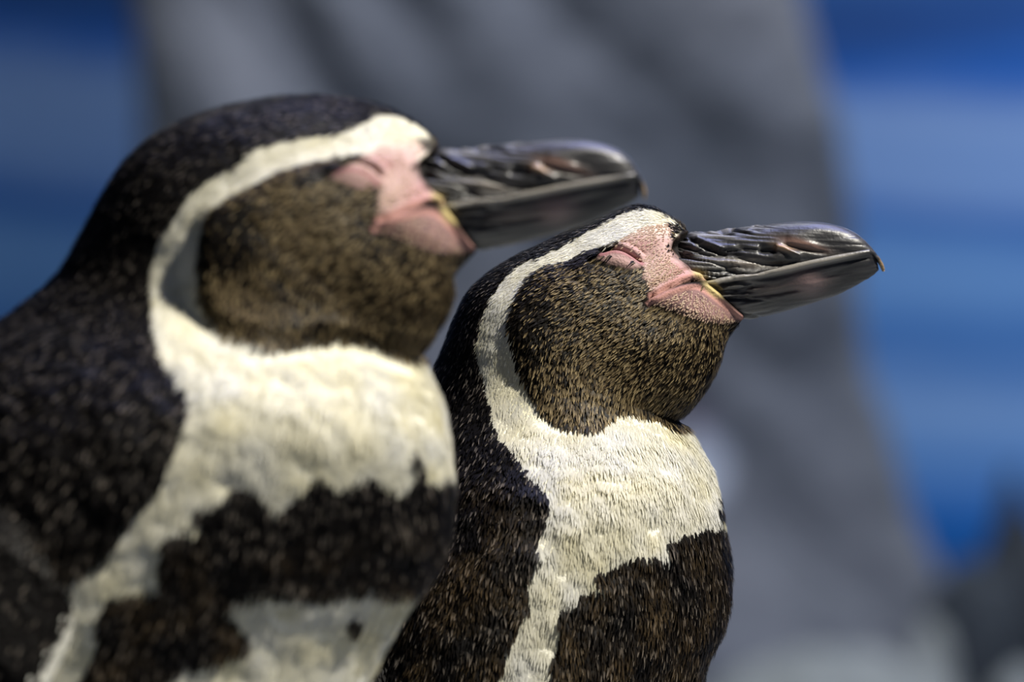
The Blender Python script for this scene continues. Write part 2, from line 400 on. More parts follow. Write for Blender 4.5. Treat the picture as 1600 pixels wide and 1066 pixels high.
BIRDS['near'] = dict(
    y0=-0.215, fit=[(1012, 300), (683, 232), (738, 386)], drop=(1200, 1.24), nu=520, nt=320, seed=2, cell=(0.0008, 0.0009),
    D=[(700, 245), (688, 232), (672, 212), (646, 190), (606, 169), (560, 156), (500, 148), (430, 152), (360, 165), (290, 188), (230, 221), (190, 258),
       (157, 308), (124, 368), (85, 430), (35, 475), (-30, 522), (-110, 590), (-190, 680), (-260, 780), (-320, 890), (-370, 1010), (-405, 1140), (-430, 1280),
       (-445, 1420), (-450, 1570), (-445, 1720), (-430, 1870), (-410, 2010), (-390, 2150), (-375, 2280), (-365, 2390), (-360, 2470)],
    V=[(740, 384), (742, 396), (728, 408), (711, 426), (702, 448), (698, 470), (690, 492), (677, 513), (665, 530), (656, 541), (651, 547), (651, 552),
       (656, 558), (667, 574), (682, 602), (696, 642), (705, 690), (709, 740), (707, 795), (698, 852), (672, 912), (636, 968), (596, 1035), (556, 1122),
       (518, 1240), (475, 1380), (420, 1530), (350, 1680), (260, 1830), (150, 1980), (20, 2130), (-120, 2270), (-250, 2400)],
    W=[40, 51, 64, 80, 98, 117, 137, 153, 165, 171, 175, 180, 184, 192, 218, 270, 324, 356, 370, 371, 367, 360, 353, 349, 348, 347, 344, 338, 328, 308, 274, 210, 70],
    face=[(529, 247), (466, 258), (428, 273), (386, 295), (338, 321), (317, 353), (309, 406), (311, 459), (328, 502), (354, 523), (397, 538), (439, 540), (497, 531), (561, 531), (641, 558),
          (700, 568), (800, 440), (800, 180), (700, 200), (672, 225), (620, 236), (588, 240)],
    white=[[(676, 226), (667, 208), (636, 188), (598, 181), (567, 194), (529, 210), (466, 215), (397, 236), (375, 260), (328, 279), (290, 311), (264, 353), (245, 385), (237, 438), (240, 502),
            (248, 545), (276, 588), (297, 627), (287, 670), (271, 712), (255, 750), (202, 813), (175, 861), (120, 904), (60, 978), (0, 1066), (-80, 1200), (-150, 1400), (-190, 1700), (-190, 2100),
            (-100, 2100), (-90, 1700), (-40, 1400), (50, 1180), (122, 1066), (154, 1010), (154, 967), (175, 930), (250, 914), (256, 840), (313, 822), (303, 797), (350, 778), (372, 755),
            (400, 770), (425, 787), (441, 792), (478, 757), (504, 744), (531, 760), (560, 748), (589, 744), (620, 764), (637, 758), (655, 742), (680, 752), (706, 744), (780, 744), (780, 530), (700, 556),
            (641, 558), (561, 531), (497, 531), (439, 540), (397, 538), (354, 523), (328, 502), (311, 459), (309, 406), (317, 353), (338, 321), (386, 295), (428, 273), (466, 258), (529, 247),
            (588, 240), (620, 252), (655, 250)],
           [(780, 890), (700, 895), (637, 930), (573, 919), (504, 930), (451, 925), (365, 935), (374, 978), (398, 1004), (345, 1031), (265, 1057), (180, 1200), (120, 1400), (100, 1700), (60, 2300), (400, 2300), (780, 1300)]],
    spots=[(648, 712, 8), (660, 728, 7), (560, 972, 10), (545, 888, 0), (480, 1100, 9), (430, 1300, 11)],
    flip=dict(root=(128, 765), axis=(-0.60, 0.80), length=880, width=270, edge=0.84))

def affine(src, dst):
    A = np.hstack([src, np.ones((3, 1))])
    return np.linalg.solve(A, np.asarray(dst, float))      # 3x2

def ridge(q, line, width, amp, fade=0.15):
    d, f = seg_dist(q, smooth_poly(line, 4))
    return amp * np.exp(-(d / width) ** 2) * sstep(0, fade, f + 0.02) * sstep(0, fade, 1.02 - f)

def near_box(q, pts, m=40):
    p = np.asarray(pts, float)
    return (q[:, 0] > p[:, 0].min() - m) & (q[:, 0] < p[:, 0].max() + m) & (q[:, 1] > p[:, 1].min() - m) & (q[:, 1] < p[:, 1].max() + m)

def lazy(q, pts, fn, far=0.0, m=40):
    r = np.full(len(q), far, float); k = near_box(q, pts, m)
    if k.any(): r[k] = fn(q[k])
    return r

def make_bird(key, label):
    B = BIRDS[key]; y0 = B['y0']; S = 5000 * DIST / (DIST + y0); k1 = S / 5000.0
    rng = np.random.default_rng(B['seed'])
    T = affine(F_SRC, B['fit']); Tinv = affine(np.asarray(B['fit'], float), F_SRC)
    fmap = lambda p: np.hstack([np.asarray(p, float), np.ones((len(p), 1))]) @ T
    finv = lambda p: np.hstack([p, np.ones((len(p), 1))]) @ Tinv
    D = np.array(B['D'], float); V = np.array(B['V'], float); W = np.array(B['W'], float)
    for A_, y_, k_ in ((D, *B['drop']), (V, *B['drop'])):        # bring the rump down towards the ground
        A_[:, 1] = np.where(A_[:, 1] > y_, y_ + (A_[:, 1] - y_) * k_, A_[:, 1])
    origin = np.array([(V[26, 0] * 0.5 + D[26, 0] * 0.5 - 800) / S, y0, 0.0])
    root = bpy.data.objects.new('penguin', None); COL.objects.link(root); root.location = origin
    root.empty_display_size = 0.05
    tag(root, label, 'penguin', 'penguins dozing side by side')

    def to_local(P):                    # (px, lateral, py) -> metres in the bird's own frame
        out = np.empty(P.shape)
        out[..., 0] = (P[..., 0] - 800) / S - origin[0]
        out[..., 1] = P[..., 1] / S
        out[..., 2] = ZC + (533 - P[..., 2]) / S - origin[2]
        return out

    def side(L):                        # local metres -> side-view measuring units on the flank that is measured
        a = np.abs(L[:, 1]); f = 5000 * DIST / (DIST + y0 - a)
        return np.stack([800 + (L[:, 0] + origin[0]) * f, 533 - (L[:, 2] + origin[2] - ZC) * f], 1)

    # ---- body surface
    n = len(D); uf = np.linspace(0, n - 1, 4000)
    Dp = catmull(D, uf); Vp = catmull(V, uf)
    stepD = np.hypot(*np.diff(Dp, axis=0).T); stepV = np.hypot(*np.diff(Vp, axis=0).T)
    wgt = np.interp(uf[:-1], [0, 7, 11, 15, 20, 22, n - 1], [2.2, 2.2, 1.6, 1.2, 0.9, 0.25, 0.2])
    cum = np.concatenate([[0], np.cumsum((0.65 * stepD + 0.35 * stepV + 0.3) * wgt)])
    nu, nt = B['nu'], B['nt']
    us = np.interp(np.linspace(0, cum[-1], nu), cum, uf)
    Dp = catmull(D, us); Vp = catmull(V, us); Wp = catmull(W[:, None], us)[:, 0]
    th = np.linspace(0, 2 * np.pi, nt, endpoint=False)
    nexp = np.interp(us, [0, 5, 10, 16], [2.3, 2.35, 2.15, 1.9])
    egg = np.interp(us, [0, 3, 8, 12, 14, 16, 18, 21], [-0.10, -0.16, -0.14, -0.10, -0.16, -0.10, 0.08, 0.20] if key == 'near' else [-0.10, -0.16, -0.10, 0.0, -0.06, -0.05, 0.08, 0.20])
    c, s = np.cos(th), np.sin(th)
    pc = np.sign(c)[None] * np.abs(c)[None] ** (2 / nexp[:, None]); ps = np.sign(s)[None] * np.abs(s)[None] ** (2 / nexp[:, None])
    C = (Dp + Vp) / 2; H = (Dp - Vp) / 2
    P = np.empty((nu, nt, 3))
    P[..., 0] = C[:, 0, None] + H[:, 0, None] * pc
    P[..., 2] = C[:, 1, None] + H[:, 1, None] * pc
    P[..., 1] = Wp[:, None] * ps * (1 + egg[:, None] * pc)
    L = to_local(P)
    N = grid_normals(L)
    if (N[:, :, 1] * L[:, :, 1]).mean() < 0: N = -N
    Lf = L.reshape(-1, 3); Nf = N.reshape(-1, 3)
    q = side(Lf); fq = finv(q)
    flank = sstep(0.15, 0.5, np.abs(Nf[:, 1]))

    # relief: cheek ruff, eye, gape folds
    u_of = np.repeat(us, nt)
    faceP = smooth_poly(B['face'], 3, True)
    sd_face = lazy(q, B['face'], lambda z: sdf(z, faceP), 60, 50)
    relief = (7 if key == 'far' else 22) * k1 * sstep(22, -28, sd_face) * sstep(1.5, 6, u_of) * (0.1 + 0.9 * flank)
    relief += lazy(fq, EYE_LID, lambda z: 4 * np.exp(-np.clip(sdf(z, smooth_poly(EYE_LID, 3, True)) + 4, 0, 99) ** 2 / 60)) * flank
    relief += lazy(fq, EYE_CREASE, lambda z: ridge(z, EYE_CREASE, 2.6, -6) + ridge(z, np.array(EYE_CREASE) + (3, -7), 4.5, 5) + ridge(z, np.array(EYE_CREASE) + (8, -13), 2.0, -2)) * flank
    relief += -7 * blob(fq, (1010, 400), 24, 20) * flank - 5 * blob(fq, (1052, 395), 12, 26) * flank
    relief += lazy(fq, LIP_UP, lambda z: ridge(z, LIP_UP, 3.6, 5) + ridge(z, np.array(LIP_UP) + (-6, -9), 2.5, -3)) * flank
    relief += lazy(fq, GAPE, lambda z: ridge(z, GAPE, 2.4, -9)) * flank
    relief += lazy(fq, LIP_LOW, lambda z: ridge(z, LIP_LOW, 3.4, 5, 0.08)) * flank
    relief += lazy(fq, JAW_SKIN, lambda z: 6 * sstep(10, -8, sdf(z, smooth_poly(JAW_SKIN, 3, True)))) * flank
    relief -= lazy(fq, BILL_BASE, lambda z: 22 * sstep(1, -9, sdf(z, BILL_BASE)), 0, 20) * sstep(6, 4, u_of)
    # soft lumps of plumage on neck and chest
    relief += (fbm(Lf * 55, 7 + B['seed'], 3) * 7 + fbm(Lf * 160, 17 + B['seed'], 2) * 2.0) * sstep(12, 16, u_of)
    relief += fbm(Lf * 150, 27 + B['seed'], 2) * 1.8 * sstep(3, 7, u_of)
    Lf = Lf + Nf * (relief * k1 / S * 1.0)[:, None]
    L = Lf.reshape(nu, nt, 3)
    N = grid_normals(L)
    if (N[:, :, 1] * L[:, :, 1]).mean() < 0: N = -N
    Cl = to_local(np.stack([C[:, 0], 0 * C[:, 0], C[:, 1]], 1))[:, None]
    N = np.where((N * (L - Cl)).sum(2, keepdims=True) < 0, -N, N)
    Nf = N.reshape(-1, 3)

    whites = [smooth_poly(w, 3, True) for w in B['white']]
    jawP = smooth_poly(JAW_SKIN, 3, True); lidP = smooth_poly(EYE_LID, 3, True); pinkP = smooth_poly(PINK, 3, True); browP = smooth_poly(BROW_MARK, 3, True)

    def fields(L_, jitter):
        """plumage and bare-skin masks at points of the surface"""
        q_ = side(L_)
        if jitter:
            q_ = q_ + np.stack([fbm(L_ * 260, 41, 2), fbm(L_ * 260, 61, 2)], 1) * (5 * k1) * sstep(560 * k1, 700 * k1, q_[:, 1:2] + 0) \
                 + np.stack([fbm(L_ * 420, 42, 2), fbm(L_ * 420, 62, 2)], 1) * (2.5 * k1)
        f_ = finv(q_)
        white = np.minimum.reduce([lazy(q_, w, lambda z: sdf(z, w), 60, 50) for w in whites])
        for sx, sy, sr in B['spots']:
            if sr: white = np.maximum(white, sr - np.hypot(q_[:, 0] - sx, (q_[:, 1] - sy) * 0.8))
        face = lazy(q_, B['face'], lambda z: sdf(z, faceP), 60, 50)
        R = dict(q=q_, f=f_, white=white, face=face)
        R['pink'] = lazy(f_, PINK, lambda z: sdf(z, pinkP), 60, 50)
        R['jaw'] = lazy(f_, JAW_SKIN, lambda z: sdf(z, jawP), 60, 50)
        R['lid'] = lazy(f_, EYE_LID, lambda z: sdf(z, lidP), 60, 50)
        R['brow'] = lazy(f_, BROW_MARK, lambda z: sdf(z, browP), 60, 50)
        R['lipu'] = lazy(f_, LIP_UP, lambda z: seg_dist(z, smooth_poly(LIP_UP, 3))[0], 60, 50)
        R['lipl'] = lazy(f_, LIP_LOW, lambda z: seg_dist(z, smooth_poly(LIP_LOW, 3))[0], 60, 50)
        R['gape'] = lazy(f_, GAPE, lambda z: seg_dist(z, smooth_poly(GAPE, 3))[0], 60, 50)
        R['bill'] = lazy(f_, BILL_BASE, lambda z: sdf(z, BILL_BASE), 60, 50)
        R['crease'] = lazy(f_, EYE_CREASE, lambda z: seg_dist(z, smooth_poly(EYE_CREASE, 3))[0], 60, 50)
        return R

    BLACK = lin(20, 18, 18); BROWN = lin(34, 28, 22); WHITE = lin(230, 229, 222); CREAM = lin(232, 226, 196)
    PINKC = lin(190, 162, 155); PINKD = lin(160, 110, 112); LIP = lin(178, 134, 126); YEL = lin(192, 174, 122)
    mix = lambda a, b, t: a + (b - a) * np.asarray(t)[:, None]

    def skin_color(L_, R):
        c_ = np.tile(BLACK, (len(L_), 1))
        c_ = mix(c_, BROWN, 0.6 * sstep(4, -10, R['face']))
        wm = sstep(2.5, -2.5, R['white'])
        c_ = mix(c_, mix(np.tile(WHITE, (len(L_), 1)), CREAM, 0.5 + 0.5 * vnoise(L_ * 90, 71)), wm)
        f_ = R['f']
        pk = sstep(7, -8, R['pink'] + 5 * vnoise(L_ * 500, 77))
        tone = mix(np.tile(PINKC, (len(L_), 1)), PINKD, np.clip(0.5 * blob(f_, (1004, 384), 26, 16) + 0.6 * blob(f_, (1060, 425), 22, 20) + 0.25 * vnoise(L_ * 900, 73), 0, 1))
        c_ = mix(c_, tone, pk * (1 - 0.65 * blob(f_, (1015, 352), 34, 13)))
        c_ = mix(c_, BLACK, sstep(3, -3, R['brow']))
        c_ = mix(c_, BLACK, 0.85 * sstep(0.35, 0.8, blob(f_, (1060, 360), 15, 8, 35)))
        c_ = mix(c_, PINKC * np.array([0.92, 0.86, 0.88]), sstep(5, -6, R['lid']))
        c_ = mix(c_, PINKD, 0.8 * sstep(5, 1, R['crease']))
        jw = sstep(4, -5, R['jaw'])
        c_ = mix(c_, mix(np.tile(lin(132, 104, 101), (len(L_), 1)), lin(66, 58, 60), sstep(-2, -16, R['jaw']) * 0.0 + np.clip(0.55 * sstep(0.0, 0.5, fbm(L_ * 420, 79, 3)), 0, 0.9)), jw)
        c_ = mix(c_, LIP, sstep(8, 2.5, R['lipu'])); c_ = mix(c_, LIP, sstep(6, 2, R['lipl']) * (1 - 0.5 * sstep(1110, 1150, f_[:, 0])))
        c_ = mix(c_, lin(40, 38, 38), sstep(-1, -5, R['bill']))
        c_ = mix(c_, YEL, 0.9 * np.clip(sstep(0.15, 0.95, blob(f_, (1094, 428), 15, 9, 20)) + sstep(0.15, 0.95, blob(f_, (1114, 454), 19, 9, 40)), 0, 1))
        return c_

    R = fields(Lf, False)
    colr = skin_color(Lf, R)
    kk = len(Lf); j = np.arange(nt)
    v = np.vstack([Lf, L[0].mean(0), L[-1].mean(0)])
    colr = np.vstack([colr, BLACK, BLACK])
    caps = np.concatenate([np.stack([np.full(nt, kk), j, (j + 1) % nt], 1), np.stack([np.full(nt, kk + 1), (nu - 1) * nt + (j + 1) % nt, (nu - 1) * nt + j], 1)])
    body = mesh_obj('body', v, [grid_faces(nu, nt), caps], M_SKIN, root, colr)

    # ---- feathers: short overlapping blades, each with its own root, lie and colour
    def feather_mesh(name, p, t, nrm, length, width, lift, c_root, c_tip, parent):
        sdir = np.cross(nrm, t); sdir /= np.linalg.norm(sdir, axis=1, keepdims=True) + 1e-12
        l_ = length[:, None]; w_ = width[:, None]; h_ = (length * lift)[:, None]
        p0 = p - nrm * 0.0002
        m_ = p + t * l_ * 0.55 + nrm * h_ * 0.75
        tip = p + t * l_ + nrm * h_
        vs_ = np.stack([p0 - sdir * w_ * 0.35, p0 + sdir * w_ * 0.35, m_ - sdir * w_ * 0.5, m_ + sdir * w_ * 0.5, tip], 1)
        i = np.arange(len(p))[:, None] * 5
        quads = i + np.array([[0, 1, 3, 2]]); tris = i + np.array([[2, 3, 4]])
        cm = c_root + (c_tip - c_root) * 0.30
        cc = np.stack([c_root, c_root, cm, cm, c_tip], 1)
        o = mesh_obj(name, vs_.reshape(-1, 3), [quads, tris], M_FEATHER, parent, cc.reshape(-1, 3), smooth=True)
        o['kind'] = 'stuff'
        return o

    def scatter(G, NG, n_cand, cells):
        """random points on a grid surface, thinned to one per small cell; cells: list of (mask over u rows, size)"""
        nu_, nt_ = G.shape[:2]
        Gn = np.roll(G, -1, 1)
        ar = 0.5 * np.linalg.norm(np.cross(Gn[:-1] - G[:-1], G[1:] - G[:-1]), axis=2) * 2
        pts, idx = [], []
        for (r0, r1, h) in cells:
            a = ar[r0:r1].ravel(); cnt = int(min(2.6 * a.sum() / h ** 2, n_cand))
            cs = np.cumsum(a); pick = np.searchsorted(cs, rng.random(cnt) * cs[-1])
            pick = np.clip(pick, 0, len(a) - 1)
            i = pick // nt_ + r0; jj = pick % nt_
            fu = rng.random(cnt)[:, None]; ft = rng.random(cnt)[:, None]; j2 = (jj + 1) % nt_
            p = (G[i, jj] * (1 - fu) + G[i + 1, jj] * fu) * (1 - ft) + (G[i, j2] * (1 - fu) + G[i + 1, j2] * fu) * ft
            key_ = np.floor(p / h).astype(np.int64)
            code = (key_[:, 0] + 4096) * 67108864 + (key_[:, 1] + 4096) * 8192 + (key_[:, 2] + 4096)
            _, first = np.unique(code, return_index=True)
            nn = NG[i, jj][first]; tt = (G[np.minimum(i + 1, nu_ - 1), jj] - G[i, jj])[first]
            pts.append(np.hstack([p[first], nn, tt]))
        A = np.vstack(pts)
        t = A[:, 6:9]; nn = A[:, 3:6]
        t = t - nn * (t * nn).sum(1, keepdims=True)
        t /= np.linalg.norm(t, axis=1, keepdims=True) + 1e-12
        return A[:, :3], nn, t

    row = lambda u_: int(np.searchsorted(us, u_))
    h1, h2 = B['cell']
    p, nn, t = scatter(L, N, 400000, [(2, row(14), h1), (row(14), row(23), h2), (row(23), nu - 2, 0.0040)])
    R = fields(p, True); q_ = R['q']; f_ = R['f']; m = len(p)
    low = sstep(1100, 1300, q_[:, 1])
    # the plumage droops a little towards the ground and lies unevenly
    t = t + np.array([0, 0, -0.25]) + np.stack([fbm(p * 220, 81, 2), fbm(p * 220, 82, 2), fbm(p * 220, 83, 2)], 1) * 0.45 + rng.normal(0, 0.13, (m, 3))
    t = t - nn * (t * nn).sum(1, keepdims=True); t /= np.linalg.norm(t, axis=1, keepdims=True) + 1e-12
    headness = sstep(700 * k1, 520 * k1, q_[:, 1]) if key == 'far' else sstep(580, 480, q_[:, 1])
    length = (0.0026 + (1 - headness) * 0.0016) * rng.uniform(0.75, 1.3, m) * (1 + 2.2 * low)
    width = (0.00052 + (1 - headness) * 0.00018) * rng.uniform(0.75, 1.3, m) * (1 + 4 * low)
    lift = rng.uniform(0.10, 0.30, m)
    isw = R['white'] < rng.normal(0, 1.5, m)
    width = np.where(isw, width * 0.8, width); lift = np.where(isw, lift * 0.32, lift); length = np.where(isw, length * 0.9, length)
    isf = (R['face'] < rng.normal(0, 3, m)) & ~isw
    pk = (R['pink'] < -1); jw = (R['jaw'] < 0)
    v1 = rng.random(m); v2 = 0.5 + 0.5 * vnoise(p * 130, 91); v3 = 0.5 + 0.5 * vnoise(p * 60, 95)
    c0 = np.tile(lin(15, 13, 13), (m, 1)); c1 = mix(np.tile(lin(20, 18, 18), (m, 1)), lin(160, 150, 140), (v1 > 0.80) * rng.random(m))  # pale tips on some black feathers stand in for glints of light
    back = (~isw) & (~isf)
    brown = back * sstep(700 * k1, 860 * k1, q_[:, 1]) * np.clip(v2 * 1.4 - 0.25, 0, 1)
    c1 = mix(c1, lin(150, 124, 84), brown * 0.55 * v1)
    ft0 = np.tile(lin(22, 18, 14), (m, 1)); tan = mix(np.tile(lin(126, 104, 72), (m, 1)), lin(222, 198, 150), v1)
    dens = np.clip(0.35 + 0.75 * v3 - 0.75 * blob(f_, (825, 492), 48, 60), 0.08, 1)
    ftip = mix(ft0, tan, (rng.random(m) < dens) * (0.55 + 0.45 * v1))  # tan feather tips, lightened to paint in the light they catch
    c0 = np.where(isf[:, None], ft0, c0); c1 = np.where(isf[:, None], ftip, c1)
    wt = mix(np.tile(WHITE, (m, 1)), CREAM, np.clip(v2 * 1.2 - 0.2, 0, 1)) * (0.86 + 0.14 * v1)[:, None]
    c0 = np.where(isw[:, None], wt * 0.92, c0); c1 = np.where(isw[:, None], wt, c1)
    br = (R['brow'] < 1) | (blob(f_, (1060, 360), 15, 8, 35) > 0.5)
    c0 = np.where(br[:, None], lin(24, 21, 20), c0); c1 = np.where(br[:, None], lin(40, 34, 32), c1)
    pale = (pk | jw) & ~br
    c0 = np.where(pale[:, None], mix(np.tile(lin(150, 116, 104), (m, 1)), lin(200, 170, 156), v2), c0); c1 = np.where(pale[:, None], mix(np.tile(lin(190, 160, 132), (m, 1)), lin(236, 222, 190), v1), c1)
    length = np.where(pale, 0.0014, length); width = np.where(pale, 0.00042, width); lift = np.where(pale, 0.16, lift)
    near_eye = np.clip(sstep(-1, -14, R['pink']), 0, 1) * (1 - 0.9 * blob(f_, (1030, 428), 30, 20))
    drop = (R['lid'] < -2) | (R['crease'] < 3.5) | (R['lipu'] < 7) | (R['lipl'] < 6) | (R['gape'] < 5)
    drop |= pk & (rng.random(m) < np.clip(0.10 + 0.85 * blob(f_, (1000, 388), 40, 16) + 0.5 * blob(f_, (1045, 372), 14, 24), 0, 0.93)) & (f_[:, 1] > 358)
    drop |= jw & (rng.random(m) < 0.35)
    # bare strip where the bill joins
    drop |= (R['bill'] < 2) | ((R['bill'] < 7) & (f_[:, 1] > 400))
    k = ~drop
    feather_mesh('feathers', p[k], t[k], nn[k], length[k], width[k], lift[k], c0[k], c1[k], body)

    # ---- bill
    def mandible(name, top, low_, wid, upper, parent):
        nu_, nt_ = 420, 150
        ub = np.linspace(0, len(top) - 1, nu_)
        A = catmull(top, ub); Bm = catmull(low_, ub); w_ = np.clip(catmull(np.array(wid, float)[:, None], ub)[:, 0], 0.6, None)
        nd = nt_ - 30
        a = np.linspace(0, np.pi, nd); dome_y = np.sign(np.cos(a)) * np.abs(np.cos(a)) ** 0.85; dome_h = np.sin(a) ** 0.85
        fl = np.linspace(-1, 1, 32)[1:-1]
        ly = np.concatenate([dome_y, fl]); lh = np.concatenate([dome_h, 0 * fl + 0.02 * 0])
        if upper:
            base_, apex = Bm, A
        else:
            base_, apex = A, Bm
            taper = 0.72 + 0.28 * (1 - lh)
            ly = ly * taper
        G = np.empty((nu_, nt_, 3)); Qf = base_[:, None, :] + (apex - base_)[:, None, :] * lh[None, :, None]
        G[..., 0] = Qf[..., 0]; G[..., 2] = Qf[..., 1]; G[..., 1] = w_[:, None] * ly[None]
        fqm = Qf.reshape(-1, 2)
        mapped = fmap(fqm)
        G[..., 0] = mapped[:, 0].reshape(nu_, nt_); G[..., 2] = mapped[:, 1].reshape(nu_, nt_); G[..., 1] *= k1
        Lb = to_local(G); Nb = grid_normals(Lb)
        sgn = np.sign((Nb[:, nd // 2, 2]).mean()) * (1 if upper else -1)
        Nb = Nb * sgn
        Nb2 = Nb.reshape(-1, 3); z = fqm
        lat = np.repeat(ly[None], nu_, 0).ravel()
        # along-bill coordinates for the horny grain
        ax = np.array([0.985, -0.17]) if not upper else np.array([0.998, 0.06])
        s_ = z @ ax; r_ = z @ np.array([-ax[1], ax[0]])
        grain = fbm(np.stack([s_ / 60, r_ / 4.2, np.sign(lat) * 3 + lat], 1), 5 + int(upper), 3)
        fold = 1 - np.abs(fbm(np.stack([s_ / 75 + 3, r_ / 11 - s_ / 90, np.sign(lat) * 5.0], 1), 15 + int(upper), 3)) * 4
        fold = np.clip(fold, 0, 1)
        basew = sstep(1235, 1120, z[:, 0])
        d = grain * (1.0 + 3.0 * basew) - fold * 6.5 * basew
        if upper:
            d += ridge(z, [(1050, 398), (1090, 399), (1130, 402), (1170, 408), (1205, 414), (1235, 416)], 5, -5)
            d += ridge(z, [(1072, 372), (1095, 382), (1118, 392), (1136, 398)], 3, -5) + ridge(z, [(1084, 372), (1110, 382), (1135, 394)], 3, 3)
            d += ridge(z, [(1182, 388), (1198, 391), (1212, 390)], 5.5, -9, 0.3)
            d += ridge(z, [(1208, 386), (1222, 388), (1238, 396), (1252, 402)], 4, 5, 0.2) + ridge(z, [(1218, 382), (1240, 386), (1268, 393), (1295, 397)], 3, -4.5, 0.3)
            d += ridge(z, [(1225, 373), (1250, 377), (1280, 388)], 7, 3, 0.3)
            d += 4 * blob(z, (1262, 362), 40, 12) - 2 * blob(z, (1292, 380), 24, 14, 30) + 2 * blob(z, (1335, 375), 20, 18)
            d += ridge(z, [(1110, 427), (1160, 420), (1210, 414), (1250, 407)], 6, -2.5)
        else:
            tl = catmull(LOWER_TOP, np.linspace(1, len(LOWER_TOP) - 2, 60))
            d += ridge(z, tl[::3] + (0, 3), 4, 4.0, 0.05) + ridge(z, tl[::3] + (0, 11), 3.5, -2.0, 0.05)
            d += 3 * blob(z, (1262, 445), 22, 16) - 3 * blob(z, (1308, 428), 26, 12, -20)
            d += ridge(z, [(1150, 470), (1200, 462), (1250, 452)], 3, -2)
        Lb2 = Lb.reshape(-1, 3) + Nb2 * (d * k1 / S)[:, None]
        col_ = np.tile(lin(36, 36, 40), (len(z), 1))
        col_ = mix(col_, lin(136, 134, 130), np.clip(grain * 1.3 + 0.05, 0, 1) * (0.22 + 0.7 * basew))
        if upper:
            col_ = mix(col_, lin(158, 124, 112), 0.8 * blob(z, (1252, 383), 30, 6, 14))
            col_ = mix(col_, lin(178, 146, 118), 0.9 * blob(z, (1222, 388), 15, 4.5, 14))
            col_ = mix(col_, lin(120, 112, 104), 0.75 * blob(z, (1160, 412), 38, 7, 4))
            col_ = mix(col_, lin(168, 140, 96), sstep(1368, 1384, z[:, 0]) * 0.7)
            col_ = mix(col_, lin(150, 132, 84), 0.7 * sstep(1112, 1090, z[:, 0]) * sstep(418, 430, z[:, 1]))
        else:
            tl = catmull(LOWER_TOP, np.linspace(1, len(LOWER_TOP) - 2, 60))
            dt, _ = seg_dist(z, tl[::3] + (0, 3))
            col_ = mix(col_, lin(150, 146, 140), 0.8 * sstep(7, 2, dt) * sstep(1362, 1300, z[:, 0]))
            col_ = mix(col_, lin(140, 118, 118), 0.85 * blob(z, (1262, 443), 26, 17))
            col_ = mix(col_, lin(118, 104, 98), 0.5 * blob(z, (1205, 452), 30, 10, -10))
            col_ = mix(col_, lin(166, 154, 118), 0.7 * sstep(1128, 1106, z[:, 0] - 0.35 * (z[:, 1] - 445)) * sstep(490, 465, z[:, 1]))
        kk_ = len(Lb2); jn = np.arange(nt_); j2 = (jn + 1) % nt_
        v_ = np.vstack([Lb2, Lb2[:nt_].mean(0), Lb2[-nt_:].mean(0)])
        caps_ = np.concatenate([np.stack([np.full(nt_, kk_), jn, j2], 1), np.stack([np.full(nt_, kk_ + 1), (nu_ - 1) * nt_ + j2, (nu_ - 1) * nt_ + jn], 1)])
        o = mesh_obj(name, v_, [grid_faces(nu_, nt_), caps_], M_BILL, parent, np.vstack([col_, col_[:1], col_[-1:]]))
        return o
    up = mandible('upper_mandible', UPPER_TOP, UPPER_LOW, UPPER_W, True, root); up['label'] = 'dark grey hooked upper half of the bill'
    lo = mandible('lower_mandible', LOWER_TOP, LOWER_LOW, LOWER_W, False, root); lo['label'] = 'dark grey lower half of the bill with pale edge'

    # ---- flippers
    fl = B['flip']; ax = np.array(fl['axis']) / np.hypot(*fl['axis']); pr = np.array([ax[1], -ax[0]])      # pr points to the leading edge
    for sg in (-1, 1):
        ns, nr = 150, 72
        s_ = np.linspace(0, 1, ns); th2 = np.linspace(0, 2 * np.pi, nr, endpoint=False)
        wid = fl['width'] * np.interp(s_, [0, 0.12, 0.3, 0.6, 0.85, 0.95, 1.0], [0.62, 0.86, 1.0, 0.86, 0.52, 0.32, 0.06]) / 2
        thick = 30 * k1 * np.interp(s_, [0, 0.2, 0.6, 1.0], [1.5, 1.1, 0.7, 0.15])
        bend = 30 * np.sin(s_ * 2.2) * k1
        cx_ = np.array(fl['root'])[None] + ax[None] * (s_ * fl['length'])[:, None] + pr[None] * bend[:, None]
        # lateral position: against the flank at the shoulder, hanging close to the body
        sel = (us > 11) & (us < 28); pool = P[sel][:, th < np.pi].reshape(-1, 3)[::3]
        wb = np.array([np.abs(pool[np.argmin((pool[:, 0] - a_[0]) ** 2 + (pool[:, 2] - a_[1]) ** 2), 1]) for a_ in cx_])
        wb = np.maximum(np.convolve(np.pad(wb, 20, mode='edge'), np.ones(41) / 41, 'valid'), 0.72 * wb.max())
        latc = wb + k1 * np.interp(s_, [0, 0.12, 0.28, 0.6, 1.0], [-75, -25, 14, 34, 50])
        G = np.empty((ns, nr, 3)); cc, ss = np.cos(th2), np.sin(th2)
        G[..., 0] = cx_[:, 0, None] + pr[0] * wid[:, None] * cc; G[..., 2] = cx_[:, 1, None] + pr[1] * wid[:, None] * cc
        G[..., 1] = sg * (latc[:, None] + thick[:, None] * ss)
        Lb = to_local(G); Nb = grid_normals(Lb)
        cen = Lb.mean(1, keepdims=True)
        if (Nb * (Lb - cen)).sum(2).mean() < 0: Nb = -Nb
        lead = np.repeat(cc[None], ns, 0); outer = np.repeat(ss[None], ns, 0)
        colf = np.tile(BLACK, (ns * nr, 1))
        ed = sstep(fl['edge'] + 0.02, fl['edge'] + 0.11, lead).ravel()
        colf = mix(colf, WHITE, ed); colf = mix(colf, lin(120, 114, 108), 0.7 * (sstep(-0.5, -0.8, outer) * sstep(0.35, 0.5, s_)[:, None]).ravel())
